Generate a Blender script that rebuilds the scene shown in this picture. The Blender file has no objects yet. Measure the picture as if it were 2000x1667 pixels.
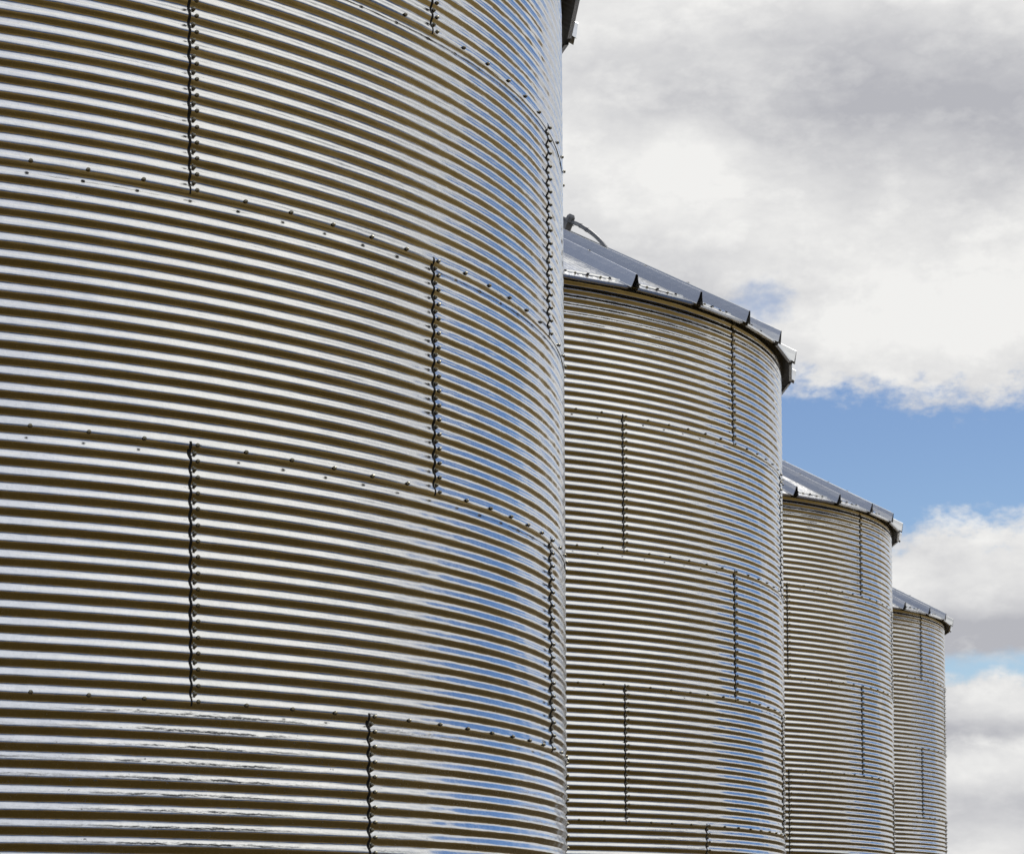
import bpy, math, random
from mathutils import Vector, Matrix
R_ = math.radians
random.seed(7)
S = bpy.context.scene
C = S.collection

# ------------------------------------------------------------------ dimensions (metres)
PITCH = 0.06773              # corrugation pitch
TIER = 16 * PITCH            # height of one ring of sheets
RAD = 4.268                  # wall radius at the crests
DEP = 0.0124                 # corrugation depth
NS = 9                       # sheets in a ring
DTH = 2 * math.pi / NS       # angle of a sheet
BSTEP = DTH / 12             # angle between ring bolts
Z0 = 2.685                   # height of the fourth ring seam above the ground
ZW = Z0 - 2 * TIER           # foot of the wall
ZE = Z0 + 4.275              # eave edge of the roof
REAVE = 4.382
SLOPE = R_(28.8)
NPAN = 36
BINS = [(0.0, 0.0, -2.24459), (9.73747, 0.0, -2.23448), (19.22375, -0.23739, -2.25819), (28.6728, -0.33591, -2.27545)]
SUN_AZ, SUN_EL = R_(-24), R_(58)      # azimuth counter-clockwise from +X

# ------------------------------------------------------------------ helpers
class MB:
    """collects faces into one mesh"""
    def __init__(s): s.v = []; s.f = []; s.m = []
    def add(s, vs, fs, mi=0):
        o = len(s.v); s.v += [tuple(x) for x in vs]
        for f in fs: s.f.append(tuple(i + o for i in f)); s.m.append(mi)
    def grid(s, rows, mi=0, flip=False):
        n = len(rows[0]); vs = [p for r in rows for p in r]; fs = []
        for i in range(len(rows) - 1):
            for j in range(n - 1):
                q = (i*n+j, i*n+j+1, (i+1)*n+j+1, (i+1)*n+j)
                fs.append(q[::-1] if flip else q)
        s.add(vs, fs, mi)
    def box(s, c, sx, sy, sz, M=None, mi=0):
        vs = []
        for x in (-.5, .5):
            for y in (-.5, .5):
                for z in (-.5, .5):
                    p = Vector((x*sx, y*sy, z*sz))
                    vs.append((M @ p if M else p) + Vector(c))
        s.add(vs, [(0,1,3,2),(4,6,7,5),(0,4,5,1),(2,3,7,6),(0,2,6,4),(1,5,7,3)], mi)
    def tube(s, pts, r, n=12, mi=0):
        rows = []
        up = Vector((0, 0, 1))
        for i, p in enumerate(pts):
            a = pts[max(0, i-1)]; b = pts[min(len(pts)-1, i+1)]
            t = (Vector(b) - Vector(a)).normalized()
            x = t.cross(up).normalized(); y = x.cross(t)
            rr = r[i] if isinstance(r, (list, tuple)) else r
            rows.append([tuple(Vector(p) + rr*(math.cos(q)*x + math.sin(q)*y)) for q in [2*math.pi*k/n for k in range(n+1)]])
        s.grid(rows, mi)
        s.add(rows[0][:-1], [tuple(range(n))], mi); s.add(rows[-1][:-1], [tuple(range(n))[::-1]], mi)
    def lathe(s, prof, n=48, mi=0, a0=0, a1=2*math.pi):
        rows = [[(r*math.cos(a), r*math.sin(a), z) for a in [a0+(a1-a0)*k/n for k in range(n+1)]] for r, z in prof]
        s.grid(rows, mi)
    def mesh(s, name, mats, smooth=True, merge=False):
        me = bpy.data.meshes.new(name); me.from_pydata(s.v, [], s.f)
        for m in mats: me.materials.append(m)
        me.polygons.foreach_set('material_index', s.m)
        me.polygons.foreach_set('use_smooth', [smooth]*len(s.f))
        me.update()
        return me

def link(name, me, parent=None, loc=(0,0,0), rz=0.0, kind=None, label=None):
    o = bpy.data.objects.new(name, me); C.objects.link(o)
    o.parent = parent; o.location = loc; o.rotation_euler = (0, 0, rz)
    if kind: o['kind'] = kind
    if label: o['label'] = label
    return o

# ---- node expression helper
class N:
    def __init__(s, nt): s.t = nt; s.l = nt.links
    def node(s, typ, **k):
        n = s.t.nodes.new(typ)
        for a, b in k.items(): setattr(n, a, b)
        return n
    def put(s, sock, v):
        if v is None: return
        if isinstance(v, bpy.types.NodeSocket): s.l.new(v, sock)
        else: sock.default_value = v
    def m(s, op, a, b=None, c=None, clamp=False):
        n = s.node('ShaderNodeMath', operation=op, use_clamp=clamp)
        s.put(n.inputs[0], a); s.put(n.inputs[1], b)
        if c is not None: s.put(n.inputs[2], c)
        return n.outputs[0]
    def add(s, *a):
        r = a[0]
        for x in a[1:]: r = s.m('ADD', r, x)
        return r
    def mul(s, *a):
        r = a[0]
        for x in a[1:]: r = s.m('MULTIPLY', r, x)
        return r
    def sub(s, a, b): return s.m('SUBTRACT', a, b)
    def step(s, x, lo, hi):
        n = s.node('ShaderNodeMapRange', interpolation_type='SMOOTHSTEP')
        s.put(n.inputs[0], x); s.put(n.inputs[1], lo); s.put(n.inputs[2], hi); n.inputs[3].default_value = 0; n.inputs[4].default_value = 1
        return n.outputs[0]
    def rng(s, x, a, b, c, d):
        n = s.node('ShaderNodeMapRange'); s.put(n.inputs[0], x)
        for i, q in enumerate((a, b, c, d)): s.put(n.inputs[1+i], q)
        return n.outputs[0]
    def gauss(s, x, c, w):          # bump of width w about c
        d = s.mul(s.sub(x, c), 1.0/w)
        return s.m('POWER', 2.71828, s.mul(d, d, -1.0))
    def vec(s, x, y, z):
        n = s.node('ShaderNodeCombineXYZ'); s.put(n.inputs[0], x); s.put(n.inputs[1], y); s.put(n.inputs[2], z); return n.outputs[0]
    def sep(s, v):
        n = s.node('ShaderNodeSeparateXYZ'); s.l.new(v, n.inputs[0]); return n.outputs
    def noise(s, vec, scale, detail=4, rough=.5, dim='3D', w=None, dist=0.0):
        n = s.node('ShaderNodeTexNoise', noise_dimensions=dim)
        s.l.new(vec, n.inputs['Vector']); n.inputs['Scale'].default_value = scale
        n.inputs['Detail'].default_value = detail; n.inputs['Roughness'].default_value = rough; n.inputs['Distortion'].default_value = dist
        if w is not None: s.put(n.inputs['W'], w)
        return n.outputs['Fac']
    def mix(s, f, a, b, blend='MIX'):
        n = s.node('ShaderNodeMix', data_type='RGBA', blend_type=blend)
        s.put(n.inputs[0], f)
        for i, q in ((6, a), (7, b)):
            if isinstance(q, bpy.types.NodeSocket): s.l.new(q, n.inputs[i])
            else: n.inputs[i].default_value = (*q, 1)
        return n.outputs[2]

def new_mat(name):
    m = bpy.data.materials.new(name); m.use_nodes = True
    nt = m.node_tree; nt.nodes.clear()
    k = N(nt); o = k.node('ShaderNodeOutputMaterial'); b = k.node('ShaderNodeBsdfPrincipled')
    nt.links.new(b.outputs[0], o.inputs[0])
    return m, k, b

# ------------------------------------------------------------------ materials
def galvanised(name, scuff=0.0, rough=0.17, wave=1.0, worn=False, spang=.07):
    m, k, b = new_mat(name)
    tc = k.node('ShaderNodeTexCoord'); P = tc.outputs['Object']
    oi = k.node('ShaderNodeObjectInfo'); rnd = k.mul(oi.outputs['Random'], 37.0)
    x, y, z = k.sep(P)
    arc = k.mul(k.m('ARCTAN2', y, x), RAD)
    U = k.vec(arc, z, rnd)
    # zinc spangle: small crystals of slightly different brightness
    vo = k.node('ShaderNodeTexVoronoi'); k.l.new(k.vec(arc, z, rnd), vo.inputs['Vector']); vo.inputs['Scale'].default_value = 85
    sp = k.sep(vo.outputs['Color'])[0]
    streak = k.noise(k.vec(k.mul(arc, 5.0), k.mul(z, .5), rnd), 3.0, 5, .6)          # vertical weathering
    along = k.noise(k.vec(k.mul(arc, .8), k.mul(z, 26.0), rnd), 1.0, 4, .6)          # rolling lines along the sheet
    blot = k.noise(k.vec(arc, z, rnd), 2.2, 5, .6)
    val = k.add(.76, k.mul(k.sub(sp, .5), spang), k.mul(k.sub(oi.outputs['Random'], .5), .07), k.mul(k.sub(streak, .5), .10), k.mul(k.sub(blot, .5), .12))
    col = k.vec(k.mul(val, .985), val, k.mul(val, 1.01))
    spk = k.step(k.noise(U, 95.0, 2, .6), .70, .78)                                  # specks of dirt
    spk = k.mul(spk, k.step(blot, .50, .66))
    col = k.mix(k.mul(spk, .55), col, (.10, .10, .10))
    rgh = k.add(rough, k.mul(k.sub(sp, .5), .05), k.mul(k.sub(along, .5), .10), k.mul(k.sub(blot, .5), .10), k.mul(spk, .3), k.mul(k.sub(k.m('FRACT', rnd), .5), .05))
    if scuff:
        # scrapes and flaking just over the crests of the lowest sheets
        ph = k.m('FRACT', k.add(k.mul(z, 1/PITCH), 0.5))                             # .5 on a crest
        n1 = k.noise(k.vec(k.mul(arc, 9.0), k.mul(z, 120.0), rnd), 1.0, 8, .72)
        n2 = k.noise(k.vec(k.mul(arc, .75), k.mul(z, 1.6), rnd), 1.0, 2, .5)
        jag = k.mul(k.sub(k.noise(k.vec(k.mul(arc, 34.0), k.mul(z, 30.0), rnd), 1.0, 6, .75), .5), .30)
        win = k.gauss(k.add(ph, jag), .655, .06)
        area = k.m('MAXIMUM', k.mul(k.step(n2, .50, .64), .55), k.mul(k.gauss(arc, 2.0, .50), 1.1 if worn else 0.0))
        s1 = k.mul(win, area, k.step(n1, .43, .52), 1.3)
        s2 = k.mul(k.gauss(ph, .72, .10), area, k.step(n1, .55, .62))
        s3 = k.mul(k.step(k.noise(k.vec(k.mul(arc, 60.0), k.mul(z, 70.0), rnd), 1.0, 2, .5), .70, .76), .7)
        sc = k.m('MULTIPLY', k.m('MAXIMUM', k.m('MAXIMUM', s1, s2), s3), scuff, clamp=True)
        col = k.mix(sc, col, (.055, .06, .065))
        rgh = k.add(rgh, k.mul(sc, .35))
        k.put(b.inputs['Metallic'], k.sub(1.0, k.mul(sc, .7)))
    else:
        b.inputs['Metallic'].default_value = 1
    k.put(b.inputs['Base Color'], col); k.put(b.inputs['Roughness'], rgh)
    # oil-canning: the sheet is never quite flat
    h1 = k.noise(k.vec(k.mul(arc, 1.3), k.mul(z, 1.3), rnd), 1.6, 2, .5)
    h2 = k.noise(k.vec(k.mul(arc, 1.0), k.mul(z, 9.0), rnd), 3.5, 3, .55)
    h = k.add(k.mul(h1, .022*wave), k.mul(h2, .0022*wave))
    bp = k.node('ShaderNodeBump'); bp.inputs['Strength'].default_value = 1; bp.inputs['Distance'].default_value = 1
    k.l.new(h, bp.inputs['Height']); k.l.new(bp.outputs[0], b.inputs['Normal'])
    return m

def simple(name, col, metallic, rough, var=.25, scale=20.0):
    m, k, b = new_mat(name)
    tc = k.node('ShaderNodeTexCoord')
    n = k.noise(tc.outputs['Object'], scale, 4, .6)
    f = k.rng(n, .25, .75, 1-var, 1+var)
    k.put(b.inputs['Base Color'], k.vec(k.mul(f, col[0]), k.mul(f, col[1]), k.mul(f, col[2])))
    b.inputs['Metallic'].default_value = metallic
    k.put(b.inputs['Roughness'], k.rng(n, .2, .8, rough-.06, rough+.08))
    return m

M_WALL = galvanised('galvanised_sheet')
M_SCUFF = galvanised('galvanised_sheet_scuffed', scuff=1.0)
M_WORN = galvanised('galvanised_sheet_scraped', scuff=1.0, worn=True)
M_ROOF = galvanised('galvanised_roof', rough=.23, wave=.2, spang=.03)
M_EDGE = simple('cut_steel_edge', (.42, .43, .43), .95, .4)
M_SEAL_SHADOW = simple('black_sealant_shadow', (.012, .012, .011), 0, .75)  # black covers the sealant and the painted shadow of the lap edge
M_BOLT = simple('zinc_bolt', (.36, .34, .26), .88, .38, .2, 60)
M_WASH = simple('rubber_washer', (.02, .02, .02), 0, .7)
M_GREY = simple('painted_steel_grey', (.17, .18, .20), .35, .45, .3, 8)
M_UNDER = simple('zinc_underside_painted_shade', (.12, .12, .115), .5, .55, .3, 6)  # shade beneath the eaves, put into a darker zinc colour
M_CONC = simple('concrete', (.32, .30, .27), 0, .85, .25, 5)

# ------------------------------------------------------------------ grain bin pieces (local frame: first seam at angle 0)
def wave_r(z):                       # z measured from a ring seam, crest at 0
    t = 2*math.pi*z/PITCH
    c = math.cos(t)
    return RAD - DEP/2 + DEP/2*c

def sheet_mesh(name, mat):
    mb = MB()
    per = 18
    zs = [-.28*PITCH + PITCH*i/per for i in range(int(16.58*per)+1)]
    na = 64
    over = .022/RAD
    a0, a1 = -.024/RAD, DTH + over
    ang = [a0 + (a1-a0)*i/na for i in range(na+1)]
    ang = sorted(ang + [a0+q/RAD for q in (.012, .024, .036, .062, .078)])
    def off(a, z):
        e = max(0, 1-(a-a0)/(.09/RAD)); e = e*e*(3-2*e)
        f = max(0, 1-(z-zs[0])/.10); f = f*f*(3-2*f)
        return .0036*e + .0018*f
    rows = []
    for z in zs:
        r = wave_r(z)
        if z < 0:                       # bottom edge of a ring is less deeply formed
            r = RAD - (RAD-r)*.72
        rows.append([((r+off(a, z))*math.cos(a), (r+off(a, z))*math.sin(a), z) for a in ang])
    mb.grid(rows)
    T = .0011
    def inn(p):
        l = math.hypot(p[0], p[1]); return (p[0]*(l-T)/l, p[1]*(l-T)/l, p[2])
    mb.grid([rows[0], [inn(p) for p in rows[0]]], 1, True)          # bottom cut edge
    lft = [r[0] for r in rows]
    mb.grid([lft, [inn(p) for p in lft]], 1)                        # left cut edge
    return mb.mesh(name, [mat, M_EDGE])

def sealant_shadow_mesh():  # strip is sealant widened to include the lapped edge's shadow
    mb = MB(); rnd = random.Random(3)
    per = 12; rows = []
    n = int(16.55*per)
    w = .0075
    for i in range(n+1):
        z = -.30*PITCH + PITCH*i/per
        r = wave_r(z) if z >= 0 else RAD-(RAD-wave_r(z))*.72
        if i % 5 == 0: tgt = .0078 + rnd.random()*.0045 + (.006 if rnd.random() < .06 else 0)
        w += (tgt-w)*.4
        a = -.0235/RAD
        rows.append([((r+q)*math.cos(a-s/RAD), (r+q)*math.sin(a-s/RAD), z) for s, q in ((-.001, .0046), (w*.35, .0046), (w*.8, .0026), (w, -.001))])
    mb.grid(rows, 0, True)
    return mb.mesh('edge_sealant_shadow', [M_SEAL_SHADOW])

def bolt_geo(mb, a, z, r, tilt=0.0, spin=0.0):
    n = Vector((math.cos(a), math.sin(a), 0)); t = Vector((-math.sin(a), math.cos(a), 0)); u = Vector((0, 0, 1))
    o = n*r + u*z
    def ring(rad, h, k, sp=0):
        return [o + n*h + rad*(math.cos(2*math.pi*i/k+sp)*t + math.sin(2*math.pi*i/k+sp)*u) for i in range(k)]
    def stack(rings, mi):
        k = len(rings[0])
        for A, B in zip(rings, rings[1:]):
            mb.add(A+B, [(i, (i+1) % k, k+(i+1) % k, k+i) for i in range(k)], mi)
        mb.add(rings[-1], [tuple(range(k))], mi)
    stack([ring(.0094, -.001, 10), ring(.0094, .0024, 10), ring(.0088, .0028, 10)], 1)
    stack([ring(.0086, .0029, 10), ring(.0080, .0044, 10), ring(.0066, .0050, 10)], 0)
    stack([ring(.0066, .0046, 6, spin), ring(.0066, .0094, 6, spin), ring(.0050, .0108, 6, spin), ring(.0022, .0112, 6, spin)], 0)

SEAM_J = {3: 6, 2: 0, 1: 6, 0: 0, -1: 4, -2: 10}       # first vertical seam of every ring
BOLTS = []
_seen = set()
for k in range(-2, 4):
    for s in range(NS):
        j = SEAM_J[k] + 12*s
        for i in range(0, 33):
            z = k*TIER + i*PITCH/2
            a = j*BSTEP + (.0010 if i % 2 == 0 else -.0010)
            if i % 32 == 0: _seen.add((j % 108, k + i//32))
            BOLTS.append((a, z + random.uniform(-.001, .001), (RAD if i % 2 == 0 else RAD-DEP) + .0042, random.random()*3))
for k in range(-2, 5):
    for j in range(108):
        if (j, k) in _seen: continue
        BOLTS.append((j*BSTEP + random.uniform(-.0004, .0004), k*TIER + random.uniform(-.002, .002), RAD+.0040, random.random()*3))

def bolts_mesh(lst):
    mb = MB()
    for a, z, r, sp in lst: bolt_geo(mb, a, z, r, 0, sp)
    return mb.mesh('bolts', [M_BOLT, M_WASH], smooth=False)

def roof_z(r): return ZE + (REAVE-r)*math.tan(SLOPE)
PA = 2*math.pi/NPAN

def panel_mesh():
    mb = MB()
    nr, nt = 14, 60
    r_in = .36
    rows = []
    def h(t, r):                      # t in 0..1 across the panel: shallow stiffening grooves
        w = max(0.0, min(1.0, (REAVE-.03-r)/.05))
        g = 0.0
        for c in (.14, .23, .32, .41, .50, .59, .68, .77, .86):
            d = abs(t-c)/.022
            if d < 1: g += .0055*(1-d*d)
        return g*w
    for i in range(nr+1):
        r = REAVE - (REAVE-r_in)*(i/nr)**.9 if i else REAVE
        row = []
        for j in range(nt+1):
            t = j/nt; a = (t-.0)*PA
            # flat wedge: chord, not arc
            rr = r*math.cos(PA/2)/math.cos(a-PA/2)
            row.append((rr*math.cos(a), rr*math.sin(a), roof_z(r) + h(t, r)))
        rows.append(row)
    mb.grid(rows)
    # folded eave lip
    t0, t1 = 4, nt-4
    A = rows[0][t0:t1+1]
    lip = [(x*.9995, y*.9995, z-.018) for x, y, z in A]
    lip2 = [(x*.994, y*.994, z-.021) for x, y, z in A]
    mb.grid([lip, A]); mb.grid([lip2, lip])
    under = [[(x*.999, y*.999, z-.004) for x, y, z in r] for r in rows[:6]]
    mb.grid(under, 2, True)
    # roofing screws near the eave and up the panel
    for t, r in ((.2, REAVE-.10), (.78, REAVE-.10), (.5, REAVE-.11), (.08, REAVE-1.2), (.08, REAVE-2.3)):
        a = t*PA; z = roof_z(r)
        o = Vector((r*math.cos(a), r*math.sin(a), z+.004))
        nn = Vector((math.sin(SLOPE)*math.cos(a), math.sin(SLOPE)*math.sin(a), math.cos(SLOPE)))
        tx = Vector((-math.sin(a), math.cos(a), 0)); ty = nn.cross(tx)
        A_ = [o + .011*(math.cos(q)*tx+math.sin(q)*ty) for q in [2*math.pi*i/8 for i in range(8)]]
        B_ = [p + nn*.010 for p in A_]
        mb.add(A_+B_, [(i, (i+1) % 8, 8+(i+1) % 8, 8+i) for i in range(8)] + [tuple(range(8, 16))], 1)
    return mb.mesh('roof_panel', [M_ROOF, M_WASH, M_UNDER])

def rib_mesh():
    mb = MB()
    n = 16; r_in = .42
    prof = [(-.055, -.004), (-.044, .002), (-.022, .060), (-.012, .102), (-.008, .106), (.008, .106), (.012, .102), (.022, .060), (.044, .002), (.055, -.004)]
    rows = []
    for i in range(n+1):
        r = (REAVE+.022) + (r_in-REAVE-.022)*i/n
        sc = 1.0 if r > 1.6 else .55+.45*(r/1.6)
        row = []
        for w, hh in prof:
            # height is set square to the slope
            row.append((r + hh*sc*math.sin(SLOPE)*.35, w*sc, roof_z(r) + hh*sc*.97))
        rows.append(row)
    mb.grid(rows, 0, True)
    inner = [[(x-.0, y*.93, z-.003) for x, y, z in r] for r in rows]
    mb.grid(inner[:4], 1)
    mb.grid([rows[0], inner[0]], 1)
    # clips along the ridge of the rib
    for r in (REAVE-.55, REAVE-1.35, REAVE-2.15, REAVE-2.95):
        z = roof_z(r) + .109
        mb.box((r, 0, z), .030, .020, .012, None, 1)
    return mb.mesh('roof_rib', [M_ROOF, M_EDGE], smooth=False)

SHEET = sheet_mesh('wall_sheet', M_WALL); SHEET_LOW = sheet_mesh('wall_sheet_low', M_SCUFF); SHEET_WORN = sheet_mesh('wall_sheet_worn', M_WORN)
SEAL_SHADOW = sealant_shadow_mesh(); PANEL = panel_mesh(); RIB = rib_mesh()
mb = MB(); mb.lathe([(.30, roof_z(.36)-.05), (.40, roof_z(.36)-.02), (.40, roof_z(.36)+.16), (.38, roof_z(.36)+.17)], 40); COLLAR = mb.mesh('roof_collar', [M_ROOF])
mb = MB(); zc = roof_z(.36)+.155; mb.lathe([(.43, zc-.03), (.43, zc+.02), (.36, zc+.07), (.22, zc+.12), (.10, zc+.145), (.04, zc+.15), (.04, zc+.19), (.0, zc+.19)], 40); LID = mb.mesh('roof_lid', [M_ROOF])
mb = MB(); mb.lathe([(RAD+.22, 0.0), (RAD+.22, ZW-.03), (RAD+.20, ZW-.012), (.1, ZW-.012)], 72); PAD = mb.mesh('concrete_base', [M_CONC], smooth=False)

# camera frame (needed to choose which bolts show largest)
CAM = Vector((-12.62756, -7.02019, Z0-1.0851)); YAW, PIT, ROL = .22977, .03328, -.00653
fw = Vector((math.cos(YAW), math.sin(YAW), 0)); rt = Vector((math.sin(YAW), -math.cos(YAW), 0)); up = Vector((0, 0, 1))
f2 = fw*math.cos(PIT) + up*math.sin(PIT); u2 = up*math.cos(PIT) - fw*math.sin(PIT)
r3 = rt*math.cos(ROL) + u2*math.sin(ROL); u3 = u2*math.cos(ROL) - rt*math.sin(ROL)
FOC, CX, CY = 4914.605, 1000.0, 1706.826          # photo pixels

LABELS = ['nearest and largest corrugated grain bin, filling the left half, scraped on its lowest sheets',
          'second grain bin in the row, with a curved grey pipe on its roof',
          'third grain bin in the row, between the pipe-topped bin and the smallest one',
          'farthest and smallest grain bin, at the right end of the row against the clouds']
BOLT1 = None
def make_bin(i):
    x, y, th = BINS[i]
    e = bpy.data.objects.new('grain_bin', None); C.objects.link(e)
    e.location = (x, y, 0); e.rotation_euler = (0, 0, th); e.empty_display_size = .5
    e['label'] = LABELS[i]; e['category'] = 'grain bin'; e['group'] = 'row of corrugated steel grain bins'
    for k in range(-2, 4):
        for s in range(NS):
            low = k <= -1
            worn = i == 0 and k == -1 and s == 8
            o = link('wall_sheet', SHEET_WORN if worn else SHEET_LOW if low else SHEET, e, (0, 0, Z0+k*TIER), (SEAM_J[k]+12*s)*BSTEP)
            link('edge_sealant_shadow', SEAL_SHADOW, o)
            if worn: o['label'] = 'scraped and scuffed lower wall sheet'
    for p in range(NPAN):
        o = link('roof_panel', PANEL, e, (0, 0, 0), p*PA)
        link('roof_rib', RIB, o)
    link('roof_collar', COLLAR, e); link('roof_lid', LID, e); link('concrete_base', PAD, e)
    return e

roots = [make_bin(i) for i in range(4)]
# bolts: the hundred that show largest on the near bin are parts, the rest one part
x, y, th = BINS[0]
rank = []
for n, (a, z, r, sp) in enumerate(BOLTS):
    P = Vector((r*math.cos(a+th)+x, r*math.sin(a+th)+y, Z0+z)); q = P-CAM
    d = q.dot(f2); px = CX+FOC*q.dot(r3)/d; py = CY-FOC*q.dot(u3)/d
    nrm = Vector((math.cos(a+th), math.sin(a+th), 0))
    if 0 < px < 2000 and 0 < py < 1667 and nrm.dot(q) < 0: rank.append((q.length, n))
rank.sort(); near = set(n for _, n in rank[:100])
b_even = MB(); bolt_geo(b_even, 0, 0, 0, 0, .3); BM = b_even.mesh('bolt', [M_BOLT, M_WASH], smooth=False)
for n in sorted(near):
    a, z, r, sp = BOLTS[n]
    link('bolt', BM, roots[0], (r*math.cos(a), r*math.sin(a), Z0+z), a)
def bolts_part(lst, root):
    o = link('bolts', bolts_mesh(lst), root, (0, 0, Z0)); o['kind'] = 'stuff'; return o
bolts_part([b for n, b in enumerate(BOLTS) if n not in near], roots[0])
o = bolts_part(BOLTS, roots[1])
for r_ in roots[2:]: link('bolts', o.data, r_, (0, 0, Z0), 0, 'stuff')

# ---- curved pipe with its junction box on the second bin's roof (bin 2 local frame)
def on_roof(r, deg, h):
    a = R_(deg); return (r*math.cos(a), r*math.sin(a), roof_z(r)+h)
PIPE_A = 17.0
PIPE_PTS = [on_roof(r, PIPE_A, h) for r, h in ((2.760, .185), (2.843, .195), (2.917, .186), (3.001, .168), (3.063, .143), (3.105, .117), (3.150, .07), (3.185, .0))]
def smooth_path(P, n=6):
    out = []
    P = [Vector(p) for p in P]; Q = [P[0]] + P + [P[-1]]
    for i in range(1, len(Q)-2):
        for k in range(n):
            t = k/n; a, b, c, d = Q[i-1], Q[i], Q[i+1], Q[i+2]
            out.append(.5*((2*b) + (-a+c)*t + (2*a-5*b+4*c-d)*t*t + (-a+3*b-3*c+d)*t**3))
    out.append(P[-1]); return [tuple(p) for p in out]
mb = MB(); path = smooth_path(PIPE_PTS)
mb.tube(path, .0185, 14)
for q in (8, 13): mb.tube(path[q:q+2], .0215, 14)
pipe = link('curved_pipe', mb.mesh('curved_pipe', [M_GREY]), roots[1])
ax = Vector(PIPE_PTS[0])
ang = R_(PIPE_A)
M3 = Matrix.Rotation(ang, 3, 'Z') @ Matrix.Rotation(SLOPE, 3, 'Y')
mb = MB(); mb.box(ax + M3 @ Vector((-.045, 0, -.085)), .12, .09, .15, M3); mb.box(ax + M3 @ Vector((-.045, 0, -.02)), .135, .105, .008, M3)
link('junction_box', mb.mesh('junction_box', [M_GREY], smooth=False), roots[1])
mb = MB()
def hexcap(mb, c, r, h, M):
    A = [M @ Vector((r*math.cos(q), r*math.sin(q), -h/2)) + c for q in [2*math.pi*i/8+.2 for i in range(8)]]
    B = [M @ Vector((r*.98*math.cos(q), r*.98*math.sin(q), h/2)) + c for q in [2*math.pi*i/8+.2 for i in range(8)]]
    T = [M @ Vector((r*.55*math.cos(q), r*.55*math.sin(q), h*.95)) + c for q in [2*math.pi*i/8+.2 for i in range(8)]]
    mb.add(A+B+T, [(i, (i+1) % 8, 8+(i+1) % 8, 8+i) for i in range(8)] + [(8+i, 8+(i+1) % 8, 16+(i+1) % 8, 16+i) for i in range(8)] + [tuple(range(16, 24)), tuple(range(7, -1, -1))])
hexcap(mb, ax + M3 @ Vector((-.004, 0, .016)), .041, .050, M3)
mb.tube([tuple(ax + M3 @ Vector((-.42, 0, -.004))), tuple(ax + M3 @ Vector((.03, 0, .0)))], .022, 14)
link('pipe_cap', mb.mesh('pipe_cap', [M_GREY], smooth=False), roots[1])

# ------------------------------------------------------------------ ground
m, k, b = new_mat('dry_field_soil')
tc = k.node('ShaderNodeTexCoord'); P = tc.outputs['Object']; x_, y_, z_ = k.sep(P)
dist = k.m('ABSOLUTE', k.add(y_, 1.0))
n1 = k.noise(P, .12, 6, .6); n2 = k.noise(P, 3.0, 6, .65); n3 = k.noise(k.vec(k.mul(x_, .05), k.mul(y_, .9), 0.0), 1.0, 3, .5)
far = k.step(k.add(dist, k.mul(k.sub(n1, .5), 14.0)), 5.0, 26.0)
near_c = k.mix(n2, (.020, .012, .0018), (.058, .036, .006))
far_c = k.mix(k.add(k.mul(n1, .6), k.mul(n3, .4)), (.095, .062, .016), (.17, .115, .034))
k.put(b.inputs['Base Color'], k.mix(far, near_c, far_c)); b.inputs['Roughness'].default_value = .95
b.inputs['Specular IOR Level'].default_value = .1
bp = k.node('ShaderNodeBump'); bp.inputs['Strength'].default_value = .6; bp.inputs['Distance'].default_value = .04
k.l.new(n2, bp.inputs['Height']); k.l.new(bp.outputs[0], b.inputs['Normal'])
mb = MB(); G = 6000.0
xs = [-G, -600, -100, -20, 60, 140, 700, G]
mb.grid([[(x, y, 0.0) for x in xs] for y in (-G, -600, -100, -30, 30, 100, 600, G)])
link('ground', mb.mesh('ground', [m], smooth=False), None, kind='structure')

# ------------------------------------------------------------------ sky: Nishita blue with broken cumulus
W = bpy.data.worlds.new('World'); S.world = W; W.use_nodes = True
nt = W.node_tree; nt.nodes.clear(); k = N(nt)
out = k.node('ShaderNodeOutputWorld'); bg = k.node('ShaderNodeBackground'); nt.links.new(bg.outputs[0], out.inputs[0])
bg.inputs['Strength'].default_value = .1
sky = k.node('ShaderNodeTexSky', sky_type='NISHITA'); sky.sun_disc = False
sky.sun_elevation = SUN_EL; sky.sun_rotation = math.pi/2 - SUN_AZ
sky.air_density = 1.0; sky.dust_density = .6; sky.ozone_density = 2.0; sky.altitude = 300
tc = k.node('ShaderNodeTexCoord'); D = tc.outputs['Generated']
dx, dy, dz = k.sep(D)
az = k.mul(k.m('ARCTAN2', dy, dx), 180/math.pi)
el = k.mul(k.m('ARCSINE', dz), 180/math.pi)
# wispy noise fields on the dome
q = k.add(dz, .16)
PL = k.vec(k.m('DIVIDE', dx, q), k.m('DIVIDE', dy, q), 0.0)
DV = k.vec(k.mul(az, .20), k.mul(el, .34), 0.0)
na = k.noise(DV, 1.0, 10, .63, dist=.3)
nb = k.noise(DV, 3.0, 8, .62)
nc = k.noise(k.vec(k.mul(az, .13), k.mul(el, .26), 4.0), 1.0, 8, .58)
pn = k.noise(PL, 1.1, 7, .52)
nd = k.noise(DV, 9.0, 6, .6)
wob = k.add(k.mul(k.sub(na, .5), 4.6), k.mul(k.sub(nb, .5), 2.2))          # degrees of raggedness
elw = k.add(el, k.mul(wob, .26))
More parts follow.
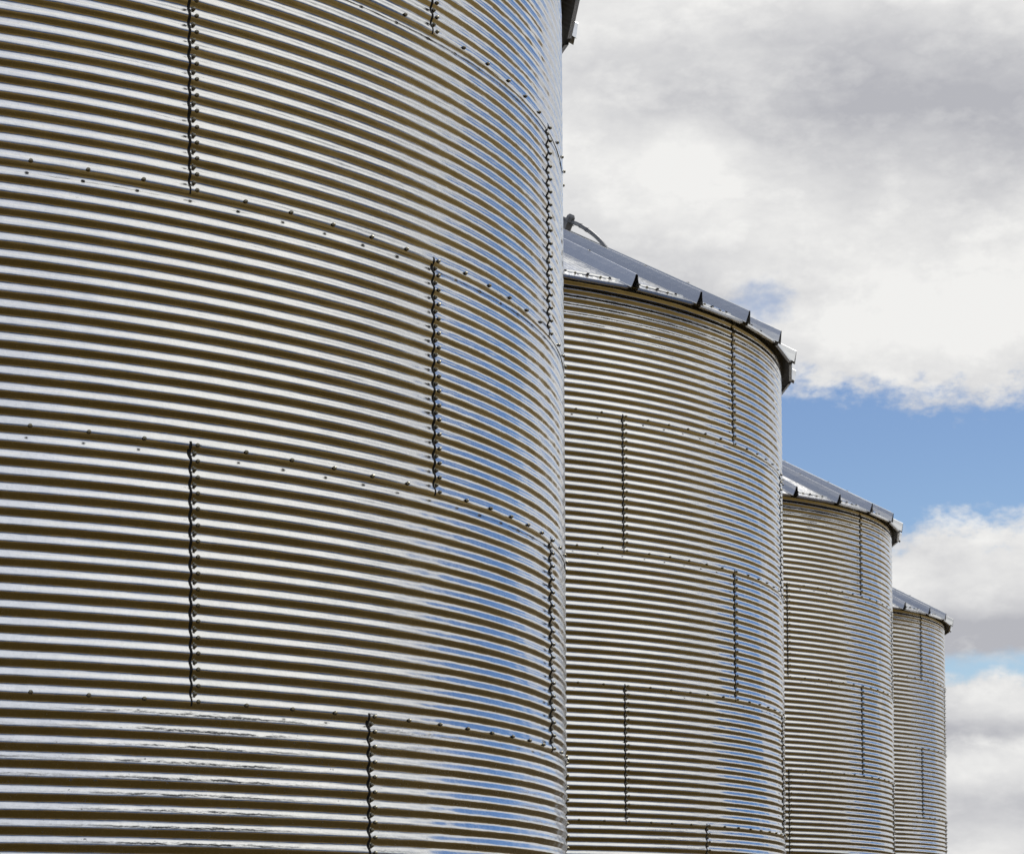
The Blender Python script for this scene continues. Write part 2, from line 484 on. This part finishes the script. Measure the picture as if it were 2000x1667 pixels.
# open blue lane between the two cloud decks, low in the east
v_up = k.add(12.55, k.mul(k.sub(az, 3.6), k.sub(az, 3.6), .045)); v_lo = k.add(9.5, k.mul(k.sub(az, 1.5), -.10))
lane = k.m('MINIMUM', k.sub(v_up, el), k.sub(el, v_lo))
lane = k.step(k.add(lane, k.mul(wob, .55), k.mul(k.sub(nd, .5), 1.6)), -.30, .60)
lane = k.mul(lane, k.step(az, -16.0, -8.0), k.sub(1.0, k.step(az, 24.0, 40.0)))
lane2 = k.step(k.add(k.sub(.42, k.m('ABSOLUTE', k.sub(elw, 6.35))), k.mul(wob, .26), k.mul(k.sub(nd, .5), .5)), -.15, .35)
lane2 = k.mul(lane2, k.step(az, -20.0, -8.0), k.sub(1.0, k.step(az, 30.0, 45.0)), .95)
hole = k.m('MAXIMUM', k.mul(k.gauss(az, 7.4, 1.1), k.gauss(el, 14.6, .75), 1.35), k.mul(k.gauss(az, 4.7, .55), k.gauss(el, 13.9, .35), .5))
hole = k.mul(k.step(k.add(hole, k.mul(wob, .30), k.mul(k.sub(nd, .5), 1.5)), .55, 1.5), .6)
# big clear patch to the south-east, and scattered gaps elsewhere
wa = k.mul(k.sub(pn, .5), 46.0)
pa = k.mul(k.add(az, 24.5), 1/14.5); pe = k.mul(k.sub(el, 24.0), 1/12.0)
patch = k.step(k.add(k.sub(1.0, k.m('SQRT', k.add(k.mul(pa, pa), k.mul(pe, pe)))), k.mul(wob, .09), k.mul(k.sub(pn, .5), .6)), -.06, .16)
north = k.mul(k.step(k.add(el, k.mul(wa, .3)), 24.0, 34.0), k.step(k.add(az, k.mul(wa, .4)), 36.0, 50.0), .74)
high = k.mul(k.step(k.add(k.mul(k.gauss(az, 3.0, 9.0), k.gauss(el, 34.0, 6.0)), k.mul(wob, .12)), .25, .75), .75)
west = k.mul(k.sub(1.0, k.step(az, -150.0, -125.0)), k.step(pn, .50, .64))
blue = k.m('MAXIMUM', k.m('MAXIMUM', k.m('MAXIMUM', lane, lane2), k.m('MAXIMUM', hole, patch)), k.m('MAXIMUM', k.m('MAXIMUM', north, west), high))
cloud = k.sub(1.0, blue)
# cloud light: white tops, grey bases
g = k.add(.26, k.mul(k.sub(nc, .5), 2.3), k.mul(k.sub(na, .5), .8), k.mul(k.sub(nb, .5), .4), k.mul(k.sub(k.m('ABSOLUTE', k.sub(nb, .5)), .08), -1.0), k.mul(k.sub(k.m('ABSOLUTE', k.sub(na, .5)), .08), -.8))
g = k.add(g, k.mul(k.gauss(el, 19.0, 1.7), k.gauss(az, 4.5, 6.5), .55), k.mul(k.gauss(elw, 7.15, .5), .75), k.mul(k.gauss(elw, 5.0, .32), .55), k.mul(k.gauss(elw, 3.4, .35), .3))
g = k.sub(g, k.add(k.mul(k.gauss(el, 17.2, 1.2), k.gauss(az, 9.4, 1.8), .28), k.mul(k.gauss(el, 21.8, .9), k.gauss(az, 3.0, 4.0), .5), k.mul(k.gauss(el, 14.0, 1.2), k.gauss(az, 2.5, 3.5), .45)))
g = k.mul(g, k.step(az, -70.0, -45.0))
g = k.add(g, k.mul(k.gauss(el, 28.5, 4.5), k.step(az, -12.0, -4.0), .9))
g = k.m('MAXIMUM', k.m('MINIMUM', g, 1.0), 0.0)
ccol = k.mix(g, (8.8, 8.75, 8.6), (4.7, 4.75, 5.1))
# glare of the veiled sun brightens the cloud round it
sv = Vector((math.cos(SUN_EL)*math.cos(SUN_AZ), math.cos(SUN_EL)*math.sin(SUN_AZ), math.sin(SUN_EL)))
dt = k.add(k.mul(dx, sv.x), k.mul(dy, sv.y), k.mul(dz, sv.z))
glare = k.step(dt, .94, 1.0)
ccol = k.mix(k.mul(glare, .8), ccol, (9.8, 9.6, 9.1))
south = k.mul(k.sub(1.0, k.step(az, -54.0, -40.0)), k.step(az, -150.0, -120.0))
ccol = k.mix(k.mul(south, k.rng(nc, .35, .65, .80, 1.0)), ccol, k.mix(k.step(az, -104.0, -86.0), (7.6, 7.9, 8.7), k.mix(k.step(az, -80.0, -58.0), (10.6, 10.4, 9.9), (11.8, 11.5, 10.8))))
# dull slate band of distant rain along the southern horizon
slate = k.mul(k.sub(1.0, k.step(k.add(el, k.mul(k.sub(pn, .5), 6.0)), 9.0, 40.0)), k.sub(1.0, k.step(az, -66.0, -42.0)))
ccol = k.mix(k.m('POWER', slate, .8), ccol, (.55, .85, 1.55))
cloud = k.m('MAXIMUM', cloud, k.step(slate, .0, .3))
sk = k.mix(1.0, sky.outputs[0], k.mix(k.step(el, 5.0, 13.5), (.86, .92, .96), (.68, .745, .87)), 'MULTIPLY')
sk = k.mix(patch, sk, k.mix(1.0, sk, (.70, .88, .97), 'MULTIPLY'))
k.l.new(k.mix(cloud, sk, ccol), bg.inputs['Color'])

# ------------------------------------------------------------------ sun
L = bpy.data.lights.new('sun', 'SUN'); L.energy = 2.6; L.angle = R_(.6); L.color = (1, .95, .87)
so = bpy.data.objects.new('sun', L); C.objects.link(so)
so.rotation_euler = (-sv).to_track_quat('-Z', 'Y').to_euler(); so.location = (0, -20, 30)

# ------------------------------------------------------------------ camera
cd = bpy.data.cameras.new('camera'); co = bpy.data.objects.new('camera', cd); C.objects.link(co)
cd.sensor_width = 36; cd.sensor_fit = 'HORIZONTAL'; cd.lens = FOC/2000*36
cd.shift_x = (1000.0-CX)/2000; cd.shift_y = (CY-833.5)/2000
cd.clip_end = 20000
cd.dof.use_dof = True; cd.dof.focus_distance = 14.0; cd.dof.aperture_fstop = 11.0
M4 = Matrix((r3, u3, -f2)).transposed().to_4x4(); M4.translation = CAM
co.matrix_world = M4
S.camera = co
S.view_settings.view_transform = 'Standard'; S.view_settings.look = 'None'; S.view_settings.exposure = 0; S.view_settings.gamma = 1
S.cycles.max_bounces = 8; S.cycles.glossy_bounces = 6; S.cycles.sample_clamp_indirect = 6
